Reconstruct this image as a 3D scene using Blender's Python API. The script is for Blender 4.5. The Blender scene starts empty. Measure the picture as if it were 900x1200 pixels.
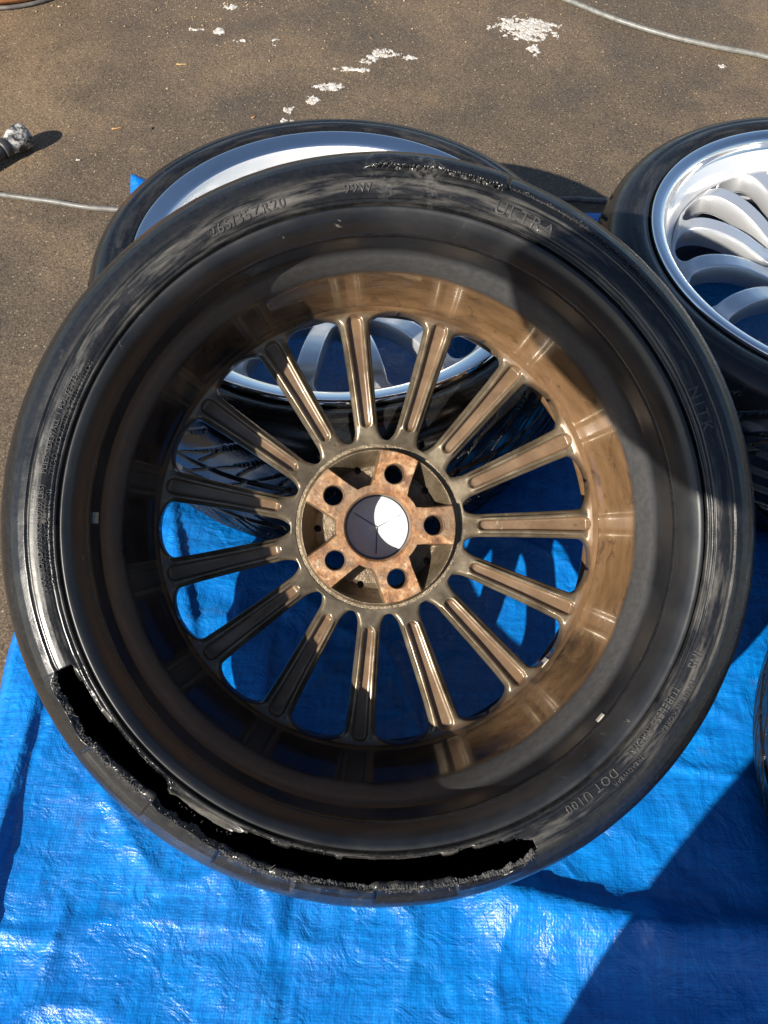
import bpy, bmesh, math, random
import numpy as np
from mathutils import Vector, Matrix

R = math.radians
SC = bpy.context.scene
COL = SC.collection
random.seed(7)
RNG = np.random.default_rng(11)

# ------------------------------------------------------------------ camera
PITCH, ROLL, FPX, CAM_H = R(56), R(3), 1000.0, 1.052
_d = Vector((0, math.cos(PITCH), -math.sin(PITCH)))
_u0 = Vector((0, math.sin(PITCH), math.cos(PITCH)))
_r0 = Vector((1, 0, 0))
CR = math.cos(ROLL) * _r0 + math.sin(ROLL) * _u0          # camera right
CU = math.cos(ROLL) * _u0 - math.sin(ROLL) * _r0          # camera up
CD = _d                                                    # viewing direction
CP = Vector((0, 0, CAM_H))
cam_data = bpy.data.cameras.new('camera')
cam = bpy.data.objects.new('camera', cam_data)
COL.objects.link(cam)
cam_data.sensor_fit = 'VERTICAL'
cam_data.sensor_height = 36.0
cam_data.lens = 36.0 * FPX / 1200.0
cam_data.clip_start = 0.02
cam_data.clip_end = 500
cam.matrix_world = Matrix(((CR.x, CU.x, -CD.x, CP.x), (CR.y, CU.y, -CD.y, CP.y), (CR.z, CU.z, -CD.z, CP.z), (0, 0, 0, 1)))
SC.camera = cam

# ------------------------------------------------------------------ light
SUN_DIR = (-0.70 * CR - 0.23 * CU - CD).normalized()      # towards the sun
ELEV = math.asin(SUN_DIR.z)
AZ = math.atan2(SUN_DIR.x, SUN_DIR.y)
world = bpy.data.worlds.new('World')
SC.world = world
world.use_nodes = True
wn = world.node_tree
wn.nodes.clear()
wo = wn.nodes.new('ShaderNodeOutputWorld')
wb = wn.nodes.new('ShaderNodeBackground')
sky = wn.nodes.new('ShaderNodeTexSky')
sky.sky_type = 'NISHITA'
sky.sun_disc = False
sky.sun_elevation = ELEV
sky.sun_rotation = AZ
sky.air_density = 1.0
sky.dust_density = 0.6
sky.ozone_density = 2.0
wb.inputs['Strength'].default_value = 0.070
wn.links.new(sky.outputs[0], wb.inputs[0])
wn.links.new(wb.outputs[0], wo.inputs[0])
sun_data = bpy.data.lights.new('sun', 'SUN')
sun_data.energy = 5.0
sun_data.angle = R(0.55)
sun_data.color = (1.0, 0.93, 0.82)
sun = bpy.data.objects.new('sun', sun_data)
COL.objects.link(sun)
sun.rotation_euler = (-SUN_DIR).to_track_quat('-Z', 'Y').to_euler()
sun.location = SUN_DIR * 6
vs = SC.view_settings
vs.view_transform = 'Standard'
vs.look = 'None'
vs.exposure = 0.9
vs.gamma = 1.0
vs.use_curve_mapping = False


# ------------------------------------------------------------------ helpers
def gp(x, y, h=0.0):
    """point at height h seen at photo pixel (x, y)"""
    D = CD + (x - 450) / FPX * CR - (y - 600) / FPX * CU
    return CP + D * ((h - CP.z) / D.z)


def mesh_obj(name, verts, faces, mat=None, parent=None, smooth=True):
    me = bpy.data.meshes.new(name)
    me.from_pydata(verts, [], faces)
    me.update()
    return link(name, me, mat, parent, smooth)


def link(name, me, mat=None, parent=None, smooth=True):
    o = bpy.data.objects.new(name, me)
    COL.objects.link(o)
    if mat is not None and len(me.materials) == 0:
        me.materials.append(mat)
    if smooth:
        me.polygons.foreach_set('use_smooth', [True] * len(me.polygons))
    if parent:
        o.parent = parent
    return o


def bm_obj(name, bm, mat=None, parent=None, smooth=True):
    me = bpy.data.meshes.new(name)
    bm.to_mesh(me)
    bm.free()
    return link(name, me, mat, parent, smooth)


def empty(name, mw=None):
    o = bpy.data.objects.new(name, None)
    COL.objects.link(o)
    o.empty_display_size = 0.05
    if mw is not None:
        o.matrix_world = mw
    return o


def tag(o, label=None, cat=None, group=None, kind=None):
    if label: o['label'] = label
    if cat: o['category'] = cat
    if group: o['group'] = group
    if kind: o['kind'] = kind
    return o


def sharp_by_angle(o, deg=35):
    me = o.data
    bm = bmesh.new(); bm.from_mesh(me)
    a = R(deg)
    for e in bm.edges:
        if len(e.link_faces) == 2 and e.calc_face_angle(0) > a:
            e.smooth = False
    bm.to_mesh(me); bm.free()
    return o


def grid_faces(nu, nv, wrap_u=False, wrap_v=False):
    """index faces of a nu x nv vertex grid (row-major by u)"""
    iu = np.arange(nu if wrap_u else nu - 1)
    iv = np.arange(nv if wrap_v else nv - 1)
    a, b = np.meshgrid(iu, iv, indexing='ij')
    a2 = (a + 1) % nu
    b2 = (b + 1) % nv
    return np.stack([a * nv + b, a2 * nv + b, a2 * nv + b2, a * nv + b2], -1).reshape(-1, 4)


def np_mesh(name, V, F):
    me = bpy.data.meshes.new(name)
    V = np.asarray(V, dtype=np.float32); F = np.asarray(F, dtype=np.int32)
    me.vertices.add(len(V)); me.vertices.foreach_set('co', V.ravel())
    me.loops.add(F.size); me.loops.foreach_set('vertex_index', F.ravel())
    me.polygons.add(len(F))
    k = F.shape[1]
    me.polygons.foreach_set('loop_start', np.arange(0, F.size, k, dtype=np.int32))
    me.polygons.foreach_set('loop_total', np.full(len(F), k, dtype=np.int32))
    me.polygons.foreach_set('use_smooth', np.ones(len(F), dtype=bool))
    me.update(calc_edges=True)
    me.validate()
    return me


def vnoise(x, y, seed=0):
    """smooth 2D value noise, -1..1 (numpy arrays)"""
    xi = np.floor(x).astype(np.int64); yi = np.floor(y).astype(np.int64)
    fx = x - xi; fy = y - yi
    fx = fx * fx * (3 - 2 * fx); fy = fy * fy * (3 - 2 * fy)

    def h(a, b):
        n = (a * 374761393 + b * 668265263 + seed * 1442695041) & 0x7fffffff
        n = ((n ^ (n >> 13)) * 1274126177) & 0x7fffffff
        return ((n ^ (n >> 16)) & 0xffff) / 32767.5 - 1
    return (h(xi, yi) * (1 - fx) + h(xi + 1, yi) * fx) * (1 - fy) + (h(xi, yi + 1) * (1 - fx) + h(xi + 1, yi + 1) * fx) * fy


def fbm(x, y, seed=0, oct=4):
    s = 0; a = 1
    for i in range(oct):
        s = s + a * vnoise(x * 2 ** i, y * 2 ** i, seed + i); a *= .5
    return s


# ------------------------------------------------------------------ material kit
class NT:
    def __init__(self, name):
        self.m = bpy.data.materials.new(name)
        self.m.use_nodes = True
        self.t = self.m.node_tree
        self.t.nodes.clear()
        self.out = self.n('ShaderNodeOutputMaterial')
        self.p = self.n('ShaderNodeBsdfPrincipled')
        self.l(self.p.outputs[0], self.out.inputs[0])
        self.tc = self.n('ShaderNodeTexCoord')
        self.obj = self.tc.outputs['Object']

    def n(self, t, **k):
        x = self.t.nodes.new(t)
        for a, b in k.items():
            setattr(x, a, b)
        return x

    def l(self, a, b):
        self.t.links.new(a, b)

    def put(self, sock, v):
        if hasattr(v, 'is_linked'):
            self.l(v, sock)
        elif isinstance(v, (tuple, list)) and len(v) == 3 and sock.type == 'RGBA':
            sock.default_value = (*v, 1)
        else:
            sock.default_value = v

    def set(self, **k):
        names = dict(color='Base Color', rough='Roughness', metal='Metallic', normal='Normal', coat='Coat Weight', coat_rough='Coat Roughness', spec='Specular IOR Level', sheen='Sheen Weight', trans='Transmission Weight', alpha='Alpha', sss='Subsurface Weight')
        for a, b in k.items():
            self.put(self.p.inputs[names[a]], b)
        return self.m

    def noise(self, scale, detail=4, rough=.55, vec=None, dist=0, out=0):
        x = self.n('ShaderNodeTexNoise')
        x.inputs['Scale'].default_value = scale
        x.inputs['Detail'].default_value = detail
        x.inputs['Roughness'].default_value = rough
        x.inputs['Distortion'].default_value = dist
        self.l(vec or self.obj, x.inputs['Vector'])
        return x.outputs[out]

    def voro(self, scale, feature='F1', out='Distance', vec=None):
        x = self.n('ShaderNodeTexVoronoi', feature=feature)
        x.inputs['Scale'].default_value = scale
        self.l(vec or self.obj, x.inputs['Vector'])
        return x.outputs[out]

    def ramp(self, v, stops, interp='LINEAR'):
        x = self.n('ShaderNodeValToRGB')
        x.color_ramp.interpolation = interp
        el = x.color_ramp.elements
        while len(el) < len(stops):
            el.new(.5)
        for e, (p, c) in zip(el, stops):
            e.position = p
            e.color = (*c, 1) if isinstance(c, (tuple, list)) else (c, c, c, 1)
        self.l(v, x.inputs[0])
        return x.outputs[0]

    def mix(self, f, a, b, blend='MIX'):
        x = self.n('ShaderNodeMix', data_type='RGBA', blend_type=blend)
        self.put(x.inputs[0], f); self.put(x.inputs[6], a); self.put(x.inputs[7], b)
        return x.outputs[2]

    def math(self, op, a, b=0.0, c=None, clamp=False):
        x = self.n('ShaderNodeMath', operation=op, use_clamp=clamp)
        self.put(x.inputs[0], a); self.put(x.inputs[1], b)
        if c is not None: self.put(x.inputs[2], c)
        return x.outputs[0]

    def mapr(self, v, a, b, c=0., d=1.):
        x = self.n('ShaderNodeMapRange')
        for s, q in zip(range(5), (v, a, b, c, d)):
            self.put(x.inputs[s], q)
        return x.outputs[0]

    def sep(self, v=None):
        x = self.n('ShaderNodeSeparateXYZ')
        self.l(v or self.obj, x.inputs[0])
        return x.outputs

    def scale_vec(self, s):
        x = self.n('ShaderNodeMapping')
        x.inputs['Scale'].default_value = s
        self.l(self.obj, x.inputs[0])
        return x.outputs[0]

    def attr(self, name):
        x = self.n('ShaderNodeAttribute', attribute_name=name)
        return x.outputs['Fac']

    def bump(self, h, strength=.3, dist=.002, normal=None):
        x = self.n('ShaderNodeBump')
        x.inputs['Strength'].default_value = strength
        x.inputs['Distance'].default_value = dist
        self.put(x.inputs['Height'], h)
        if normal is not None: self.l(normal, x.inputs['Normal'])
        return x.outputs[0]

    def polar(self):
        """radius from the local z axis"""
        s = self.sep()
        return self.math('SQRT', self.math('ADD', self.math('MULTIPLY', s[0], s[0]), self.math('MULTIPLY', s[1], s[1]))), s


def plain(name, color, rough=.5, metal=0., nscale=60, var=.25, bump=.15, bdist=.001, spec=.5):
    t = NT(name)
    nz = t.noise(nscale, 5)
    c2 = tuple(max(0, c * (1 - var)) for c in color); c1 = tuple(min(1, c * (1 + var)) for c in color)
    col = t.mix(t.mapr(nz, .3, .7), c2, c1)
    return t.set(color=col, rough=t.mapr(t.noise(nscale * .4, 3), .3, .7, max(.03, rough - .08), min(1, rough + .1)), metal=metal, spec=spec, normal=t.bump(nz, bump, bdist))


def mat_asphalt():
    t = NT('asphalt')
    big = t.noise(1.3, 4)
    mid = t.noise(7, 5)
    fine = t.noise(260, 3, .7)
    vor = t.voro(210, out='Color')
    vord = t.voro(210)
    g = t.n('ShaderNodeRGBToBW'); t.l(vor, g.inputs[0])
    base = t.ramp(t.math('ADD', t.math('MULTIPLY', big, .65), t.math('MULTIPLY', mid, .35)), [(.34, (.078, .062, .047)), (.50, (.126, .093, .061)), (.66, (.190, .132, .080))])
    base = t.mix(t.mapr(fine, .40, .72, 0, .5), base, (.026, .022, .018))
    dirt = t.noise(2.1, 6, .6, dist=.6)
    base = t.mix(t.mapr(dirt, .52, .72, 0, .6), base, (.24, .165, .095))
    speck = t.math('MULTIPLY', t.mapr(g.outputs[0], .80, .86), t.mapr(vord, .42, .2))
    base = t.mix(t.math('MULTIPLY', speck, .75), base, (.42, .34, .23))
    dark = t.math('MULTIPLY', t.mapr(g.outputs[0], .28, .2), t.mapr(vord, .5, .3))
    base = t.mix(t.math('MULTIPLY', dark, .6), base, (.012, .011, .010))
    grain = t.n('ShaderNodeRGBToBW'); t.l(t.voro(430, out='Color'), grain.inputs[0])
    base = t.mix(.85, base, t.ramp(grain.outputs[0], [(.22, .62), (.5, .97), (.75, 1.45)]), 'MULTIPLY')
    h = t.math('ADD', t.math('MULTIPLY', vord, -.5), t.math('MULTIPLY', grain.outputs[0], .9))
    h = t.math('ADD', h, t.math('MULTIPLY', mid, .3))
    return t.set(color=base, rough=t.mapr(mid, .3, .7, .55, .8), spec=.35, normal=t.bump(h, .5, .0016))


def mat_tarp():
    t = NT('tarp')
    s = t.sep()
    # woven polyethylene tape: two crossing waves
    wx = t.n('ShaderNodeTexWave', bands_direction='X'); wx.inputs['Scale'].default_value = 95; t.l(t.obj, wx.inputs[0])
    wy = t.n('ShaderNodeTexWave', bands_direction='Y'); wy.inputs['Scale'].default_value = 95; t.l(t.obj, wy.inputs[0])
    for w in (wx, wy):
        w.inputs['Distortion'].default_value = .5
        w.inputs['Detail'].default_value = 1
    weave = t.math('ADD', wx.outputs['Fac'], wy.outputs['Fac'])
    mid = t.noise(9, 5)
    big = t.noise(2.2, 3)
    warp = t.noise(30, 4, vec=t.scale_vec((6, .35, 1)))
    weft = t.noise(30, 4, vec=t.scale_vec((.35, 6, 1)))
    streak = t.math('MULTIPLY', warp, weft)
    col = t.mix(t.mapr(mid, .3, .7), (.0015, .155, .53), (.003, .225, .66))
    col = t.mix(t.mapr(streak, .17, .36, .25, 1.), (.001, .110, .42), col)
    grime = t.noise(14, 7, .68, dist=.8)
    col = t.mix(t.mapr(grime, .60, .80, 0, .5), col, (.10, .13, .17))
    sand = t.noise(55, 5, .7)
    col = t.mix(t.mapr(sand, .70, .80, 0, .55), col, (.16, .12, .08))
    crink = t.noise(24, 6, .58, dist=1.4)
    crink2 = t.noise(120, 4, .6)
    h = t.math('ADD', t.math('MULTIPLY', crink, 1.0), t.math('MULTIPLY', crink2, .28))
    h = t.math('ADD', h, t.math('MULTIPLY', weave, .016))
    n = t.bump(h, .75, .0055)
    return t.set(color=col, rough=t.mapr(t.noise(25, 5), .3, .7, .22, .46), spec=.55, normal=n)


def mat_rubber(name, dusty=.5, wet=.0):
    t = NT(name)
    r, s = t.polar()
    nz = t.noise(22, 6, .65)
    fine = t.noise(190, 4, .7)
    # streaks that run round the tyre
    ang = t.math('ARCTAN2', s[1], s[0])
    cv = t.n('ShaderNodeCombineXYZ'); t.l(t.math('MULTIPLY', r, 60), cv.inputs[0]); t.l(t.math('MULTIPLY', ang, 2.2), cv.inputs[1]); t.l(t.math('MULTIPLY', s[2], 30), cv.inputs[2])
    streak = t.noise(2.0, 6, .65, vec=cv.outputs[0])
    col = t.mix(t.mapr(fine, .3, .75), (.005, .0055, .0065), (.014, .014, .015))
    band = t.math('MULTIPLY', t.mapr(r, .283, .296), t.mapr(r, .318, .308))
    dust = t.math('MULTIPLY', t.mapr(streak, .46, .72), t.math('ADD', t.math('MULTIPLY', band, .75), .04))
    dust = t.math('MULTIPLY', dust, dusty)
    col = t.mix(t.math('MULTIPLY', dust, 1.0, clamp=True), col, (.135, .125, .108))
    scuff = t.math('MULTIPLY', t.mapr(t.noise(9, 8, .75, dist=1.5), .60, .68), t.mapr(fine, .4, .6))
    col = t.mix(t.math('MULTIPLY', scuff, .25 * dusty), col, (.22, .21, .19))
    ro = t.mapr(t.math('ADD', nz, t.math('MULTIPLY', dust, .5)), .32, .85, .16 - .06 * wet, .50)
    h = t.math('ADD', t.math('MULTIPLY', fine, .35), t.math('MULTIPLY', streak, .12))
    return t.set(color=col, rough=ro, spec=.5, normal=t.bump(h, .45, .001))


def mat_barrel():
    """inside of the rim: black paint near the flange, grey hump, brown brake dust deeper in"""
    t = NT('dirty_rim_barrel')
    r, s = t.polar()
    z = s[2]
    ang = t.math('ARCTAN2', s[1], s[0])
    cv = t.n('ShaderNodeCombineXYZ'); t.l(t.math('MULTIPLY', z, 22), cv.inputs[0]); t.l(t.math('MULTIPLY', ang, 2.5), cv.inputs[1])
    streak = t.noise(2.2, 6, .6, vec=cv.outputs[0])
    nz = t.noise(16, 6, .6)
    fine = t.noise(160, 4, .7)
    paint = t.mix(t.mapr(nz, .35, .7), (.008, .009, .011), (.020, .021, .023))
    brown = t.mix(t.mapr(streak, .3, .7), (.108, .061, .029), (.190, .112, .056))
    brown = t.mix(t.mapr(t.noise(26, 6, .72, dist=1.2), .57, .68, 0, .75), brown, (.05, .030, .017))
    brown = t.mix(t.mapr(t.noise(11, 8, .75, dist=2.2), .62, .70, 0, .5), brown, (.36, .27, .18))
    hump = t.math('MULTIPLY', t.mapr(z, .046, .054), t.mapr(z, .082, .074))
    stain = t.mapr(streak, .52, .78, 0, .15)
    paint = t.mix(stain, paint, (.075, .052, .033))
    paint = t.mix(t.math('MULTIPLY', hump, .85), paint, t.mix(t.mapr(fine, .3, .7), (.040, .041, .043), (.066, .066, .067)))
    depth = t.math('ADD', z, t.math('MULTIPLY', t.math('SUBTRACT', nz, .5), .012))
    # shade painted into colour: brown brake dust on the lit side, near black opposite
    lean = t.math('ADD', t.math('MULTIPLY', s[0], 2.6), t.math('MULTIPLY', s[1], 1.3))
    lit_side = t.math('ADD', lean, t.math('MULTIPLY', t.math('SUBTRACT', t.noise(5.5, 6, .62, dist=.7), .5), 3.2))
    bare = t.mix(t.mapr(nz, .35, .7), (.012, .010, .009), (.040, .028, .018))  # near-black tone for the painted shade side
    brown = t.mix(t.mapr(lit_side, -.25, .35), bare, brown)  # bare is the near-black tone of the painted shade side
    col = t.mix(t.mapr(depth, .052, .043), paint, brown)
    ring = t.mapr(depth, .098, .118)
    scr = t.mapr(t.noise(13, 9, .8, dist=2.5), .64, .69)
    col = t.mix(t.math('MULTIPLY', t.math('MULTIPLY', scr, ring), .6), col, (.32, .30, .26))
    deep = t.mapr(depth, .050, .038)
    ro = t.mix(deep, t.mapr(nz, .3, .7, .27, .45), t.mapr(t.noise(20, 5), .3, .7, .10, .26))
    return t.set(color=col, rough=ro, metal=.0, spec=.5, coat=t.math('MULTIPLY', deep, .7), coat_rough=.03, normal=t.bump(t.math('ADD', t.math('MULTIPLY', fine, .3), nz), .16, .0012))


def mat_spoke_dirty():
    t = NT('dirty_spoke')
    dust = t.attr('dust')
    nz = t.noise(26, 6, .62)
    fine = t.noise(240, 4, .7)
    metalc = t.mix(t.mapr(nz, .3, .7), (.125, .098, .064), (.250, .205, .140))
    brown = t.mix(t.mapr(t.noise(40, 5), .3, .7), (.115, .066, .033), (.180, .110, .060))
    drip = t.mapr(t.noise(17, 6, .65, dist=1.), .35, .65, .55, 1.25)
    metalc = t.mix(1.0, metalc, drip, 'MULTIPLY')
    f = t.math('MULTIPLY', t.mapr(t.math('ADD', dust, t.math('MULTIPLY', t.math('SUBTRACT', nz, .5), .9)), .35, .75), .85)
    col = t.mix(f, metalc, brown)
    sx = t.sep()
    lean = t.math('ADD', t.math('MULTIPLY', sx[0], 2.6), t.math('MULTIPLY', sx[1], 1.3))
    lit_side = t.math('ADD', lean, t.math('MULTIPLY', t.math('SUBTRACT', t.noise(5.5, 6, .62, dist=.7), .5), 3.2))
    ringc = t.mix(t.mapr(lit_side, -.25, .35), (.022, .017, .013), t.mix(t.mapr(nz, .3, .7), (.108, .061, .029), (.190, .112, .056)))  # outer ring carries the same painted shade as the barrel
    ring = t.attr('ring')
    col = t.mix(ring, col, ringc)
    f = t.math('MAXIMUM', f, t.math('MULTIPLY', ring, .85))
    col = t.mix(t.mapr(t.noise(12, 7, .7, dist=1.4), .48, .66, 0, .6), col, (.085, .052, .028))
    col = t.mix(t.mapr(t.noise(70, 6, .75), .60, .70, 0, .7), col, (.04, .027, .017))
    soap = t.mapr(t.noise(9, 6, .7, dist=1.8), .655, .69)
    col = t.mix(t.math('MULTIPLY', soap, .5), col, (.62, .58, .52))
    met = t.mapr(f, 0, .85, .55, .12)
    return t.set(color=col, rough=t.mapr(nz, .3, .7, .26, .42), metal=met, coat=.35, coat_rough=.12, normal=t.bump(t.math('ADD', nz, t.math('MULTIPLY', fine, .4)), .22, .0012))


def mat_rust():
    t = NT('rusty_hub')
    pad = t.attr('pad')
    nz = t.noise(55, 7, .7)
    n2 = t.noise(130, 6, .7)
    r, s = t.polar()
    rust = t.ramp(nz, [(.36, (.08, .030, .012)), (.46, (.26, .115, .042)), (.55, (.40, .225, .105)), (.66, (.56, .43, .30))])
    rust = t.mix(t.mapr(n2, .60, .68, 0, .8), rust, (.62, .57, .48))
    rust = t.mix(t.mapr(t.noise(90, 5, .7), .60, .70, 0, .8), rust, (.055, .028, .016))
    rust = t.mix(t.mapr(t.noise(24, 6, .7, dist=.8), .46, .60, 0, .85), rust, (.10, .050, .024))
    rust = t.mix(t.math('MULTIPLY', t.mapr(r, .050, .044), .6), rust, t.mix(t.mapr(nz, .35, .6), (.12, .045, .015), (.33, .14, .045)))
    rust = t.mix(t.mapr(t.noise(17, 7, .72, dist=1.5), .44, .62, 0, .65), rust, (.19, .135, .085))
    metalc = t.mix(t.mapr(t.noise(30, 6), .3, .7), (.085, .060, .036), (.215, .172, .115))
    col = t.mix(pad, metalc, rust)
    return t.set(color=col, metal=t.mapr(pad, 0, 1, .5, .08), rough=t.mapr(pad, 0, 1, .3, .62), normal=t.bump(t.math('ADD', t.math('ADD', nz, n2), t.noise(24, 6, .7, dist=.8)), .8, .002))


def mat_silver(name, base, rough, metal=.9, dirt=.2):
    t = NT(name)
    nz = t.noise(25, 5)
    col = t.mix(t.mapr(t.noise(14, 7, .7, dist=1.), .52, .75, 0, dirt), base, (.20, .16, .11))
    return t.set(color=col, rough=t.mapr(nz, .3, .7, max(.02, rough - .03), rough + .06), metal=metal, coat=.3, coat_rough=.05, normal=t.bump(t.noise(60, 4), .04, .001))


M = dict(
    asphalt=mat_asphalt(), tarp=mat_tarp(),
    rubber=mat_rubber('worn_rubber', 1.0), rubber2=mat_rubber('wet_rubber', .35, 1.),
    lettering=plain('rubber_lettering', (.05, .049, .047), .38, 0, 300, .4, .4, .0006),
    fray=plain('frayed_rubber', (.055, .054, .052), .7, 0, 500, .6, .5, .001),
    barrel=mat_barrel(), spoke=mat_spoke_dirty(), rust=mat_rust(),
    silver=mat_silver('silver_paint', (.72, .73, .74), .30, .7, .35),
    chrome=mat_silver('polished_lip', (.86, .87, .88), .07, 1., .12),
    dish=mat_silver('machined_dish', (.86, .86, .86), .3, .45, .08),
    dark_barrel=plain('dark_barrel', (.05, .05, .052), .4, .3),
    hole=plain('bolt_hole_steel', (.10, .06, .035), .55, .4, 200, .5),
    cap=plain('cap_plastic', (.50, .51, .53), .35, 0., 120, .06, .05),
    cap_line=plain('cap_rib', (.03, .03, .032), .6, 0.),
    weight=plain('wheel_weight', (.52, .49, .43), .5, .5, 200, .3),
    hose=plain('grey_hose', (.15, .148, .135), .42, 0, 90, .3),
    hose_dark=plain('dark_hose', (.12, .115, .105), .5, 0, 90, .3),
    foam=None, straw=plain('straw', (.48, .34, .14), .7),
    chip=plain('wood_chip', (.45, .24, .11), .8),
)
t = NT('soap_foam')
M['foam'] = t.set(color=t.mix(t.mapr(t.noise(150, 4), .35, .7), (.34, .30, .25), (.66, .63, .59)), rough=.55, sss=.0, normal=t.bump(t.voro(420), .5, .002))
del t

# ------------------------------------------------------------------ ground and tarp
g = 60.0
N = 60
xs = np.sign(np.linspace(-1, 1, N)) * np.abs(np.linspace(-1, 1, N)) ** 3 * g
gx, gy = np.meshgrid(xs, xs, indexing='ij')
gz = np.where(np.hypot(gx, gy) < 3, 0, 0) * 1.0
ground = link('ground', np_mesh('ground', np.stack([gx, gy, gz], -1).reshape(-1, 3), grid_faces(N, N)), M['asphalt'])
tag(ground, kind='structure')

WHEEL_SPOTS = []          # (x, y, radius): where the tarp is pressed flat


def tarp_height(x, y):
    h = .0075 * fbm(x * 3.1 + 5, y * 2.3, 3, 3) + .0026 * fbm(x * 13, y * 11, 9, 3)
    wx_ = x + .03 * vnoise(x * 6, y * 6, 71); wy_ = y + .03 * vnoise(x * 6 + 9, y * 6, 72)
    h = h + .0042 * (1 - np.abs(vnoise(wx_ * 9, wy_ * 7, 73))) ** 7 + .0022 * (1 - np.abs(vnoise(wx_ * 22 + 3, wy_ * 17, 74))) ** 6 * (.5 + .5 * vnoise(x * 5, y * 5, 75))
    rg = np.random.default_rng(5)
    for k in range(150):                       # creases and soft folds
        cx = rg.uniform(-.5, 1.2); cy = rg.uniform(-.5, 1.4)
        a = rg.choice([0.1, 1.5, .8, 2.3, 2.9]) + rg.normal(0, .35)
        L = rg.uniform(.04, .26); w = rg.uniform(.004, .013); amp = rg.uniform(.0015, .0055) * rg.choice([1, 1, -.6])
        dx = x - cx; dy = y - cy
        u = dx * math.cos(a) + dy * math.sin(a); v = -dx * math.sin(a) + dy * math.cos(a)
        v = v + .25 * L * np.sin(u / L * 2.2 + k) * .4
        h = h + amp * np.exp(-np.abs(v / w) ** 1.3) * np.exp(-(u / L) ** 2)
    # long fold running out from under the torn tyre to the right
    a = gp(575, 1043); b = gp(760, 1090); c = gp(930, 1095)
    for p, q in ((a, b), (b, c)):
        ex, ey = (q.x - p.x), (q.y - p.y); L = math.hypot(ex, ey); ex /= L; ey /= L
        u = (x - p.x) * ex + (y - p.y) * ey; v = -(x - p.x) * ey + (y - p.y) * ex
        win = 1 / (1 + np.exp(-(u + .01) / .008)) / (1 + np.exp((u - L - .01) / .008))
        h = h + win * .026 * np.where(v > 0, np.exp(-(v / .018) ** 2), np.exp(-(v / .045) ** 2))
    # packing folds, left side
    for p, q, am in ((gp(52, 815), gp(8, 1000), .010), (gp(8, 1000), gp(-20, 1150), .010), (gp(205, 600), gp(232, 760), .007), (gp(330, 1100), gp(250, 860), .004)):
        ex, ey = (q.x - p.x), (q.y - p.y); L = math.hypot(ex, ey); ex /= L; ey /= L
        u = (x - p.x) * ex + (y - p.y) * ey; v = -(x - p.x) * ey + (y - p.y) * ex
        win = 1 / (1 + np.exp(-(u + .02) / .015)) / (1 + np.exp((u - L - .02) / .015))
        h = h + win * am * np.where(v > 0, np.exp(-(v / .005) ** 2), np.exp(-(v / .03) ** 2))
    h = h + .012
    for wx, wy, wr in WHEEL_SPOTS:
        d = np.hypot(x - wx, y - wy)
        f = 1 / (1 + np.exp((d - wr + .0) / .012))
        h = h * (1 - f) + .006 * f
    return np.maximum(h, .0045)


def build_tarp():
    nx, ny = 440, 480
    U, V = np.meshgrid(np.linspace(0, 1, nx), np.linspace(0, 1, ny), indexing='ij')
    y = -.75 + V * (1.445 + .75)
    left = -.452 - .052 * np.clip((y - .3) / 1.15, -1, 1) ** 1.0 - .02
    left = left + .006 * vnoise(y * 9, y * 0, 4)
    x = left + U * (1.55 - left)
    y = y + .010 * vnoise(x * 6, x * 0 + 3, 8) * V
    z = tarp_height(x, y)
    edge = np.minimum(np.minimum(U, 1 - U) * 2.0, (1 - V) * 2.2)
    z = z * np.clip(edge / .02 + .35, 0, 1)
    # turned-up corner behind the rear wheel
    cd = np.hypot(x - gp(150, 215).x, y - gp(150, 215).y)
    z = z + .030 * np.exp(-(cd / .05) ** 2)
    o = link('tarp', np_mesh('tarp', np.stack([x, y, z], -1).reshape(-1, 3), grid_faces(nx, ny)), M['tarp'])
    tag(o, 'crinkled blue woven plastic tarp spread on the asphalt under the wheels', 'tarp')
    sm = o.modifiers.new('thickness', 'SOLIDIFY'); sm.thickness = .0012; sm.offset = -1
    return o


# ------------------------------------------------------------------ wheel geometry (local z+ = inner side, the back of the wheel)
SIDE = [(.266, .116), (.276, .128), (.283, .1315), (.2862, .1362), (.2885, .1405), (.2898, .1415), (.2908, .1408), (.2920, .1425), (.2932, .1432), (.2942, .1426), (.2955, .1440), (.298, .1447), (.302, .1451), (.306, .1450), (.3095, .1446),
        (.3108, .1430), (.3122, .1430), (.3136, .1443), (.319, .1425), (.325, .139), (.331, .1335), (.336, .126), (.340, .117), (.3435, .106), (.3465, .093), (.3485, .078), (.350, .05), (.3505, .0)]


SIDE = [(r if r < .3115 else .3115 + (r - .3115) * 1.16, z) for r, z in SIDE]


def dense_profile(side, n_side, n_tread):
    """resample near side -> tread -> far side, returns arrays r, z"""
    P = np.array(side)
    half = [P[0]]
    d = np.r_[0, np.cumsum(np.hypot(*np.diff(P, axis=0).T))]
    k = list(range(len(side)))
    cut = d[25]                                    # start of the tread
    s = np.r_[np.linspace(0, cut, n_side), np.linspace(cut, d[-1], n_tread)[1:]]
    r = np.interp(s, d, P[:, 0]); z = np.interp(s, d, P[:, 1])
    return np.r_[r, r[-2::-1]], np.r_[z, -z[-2::-1]]


def side_z(r):
    P = np.array(SIDE)
    return np.interp(r, P[3:, 0], P[3:, 1])


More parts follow.
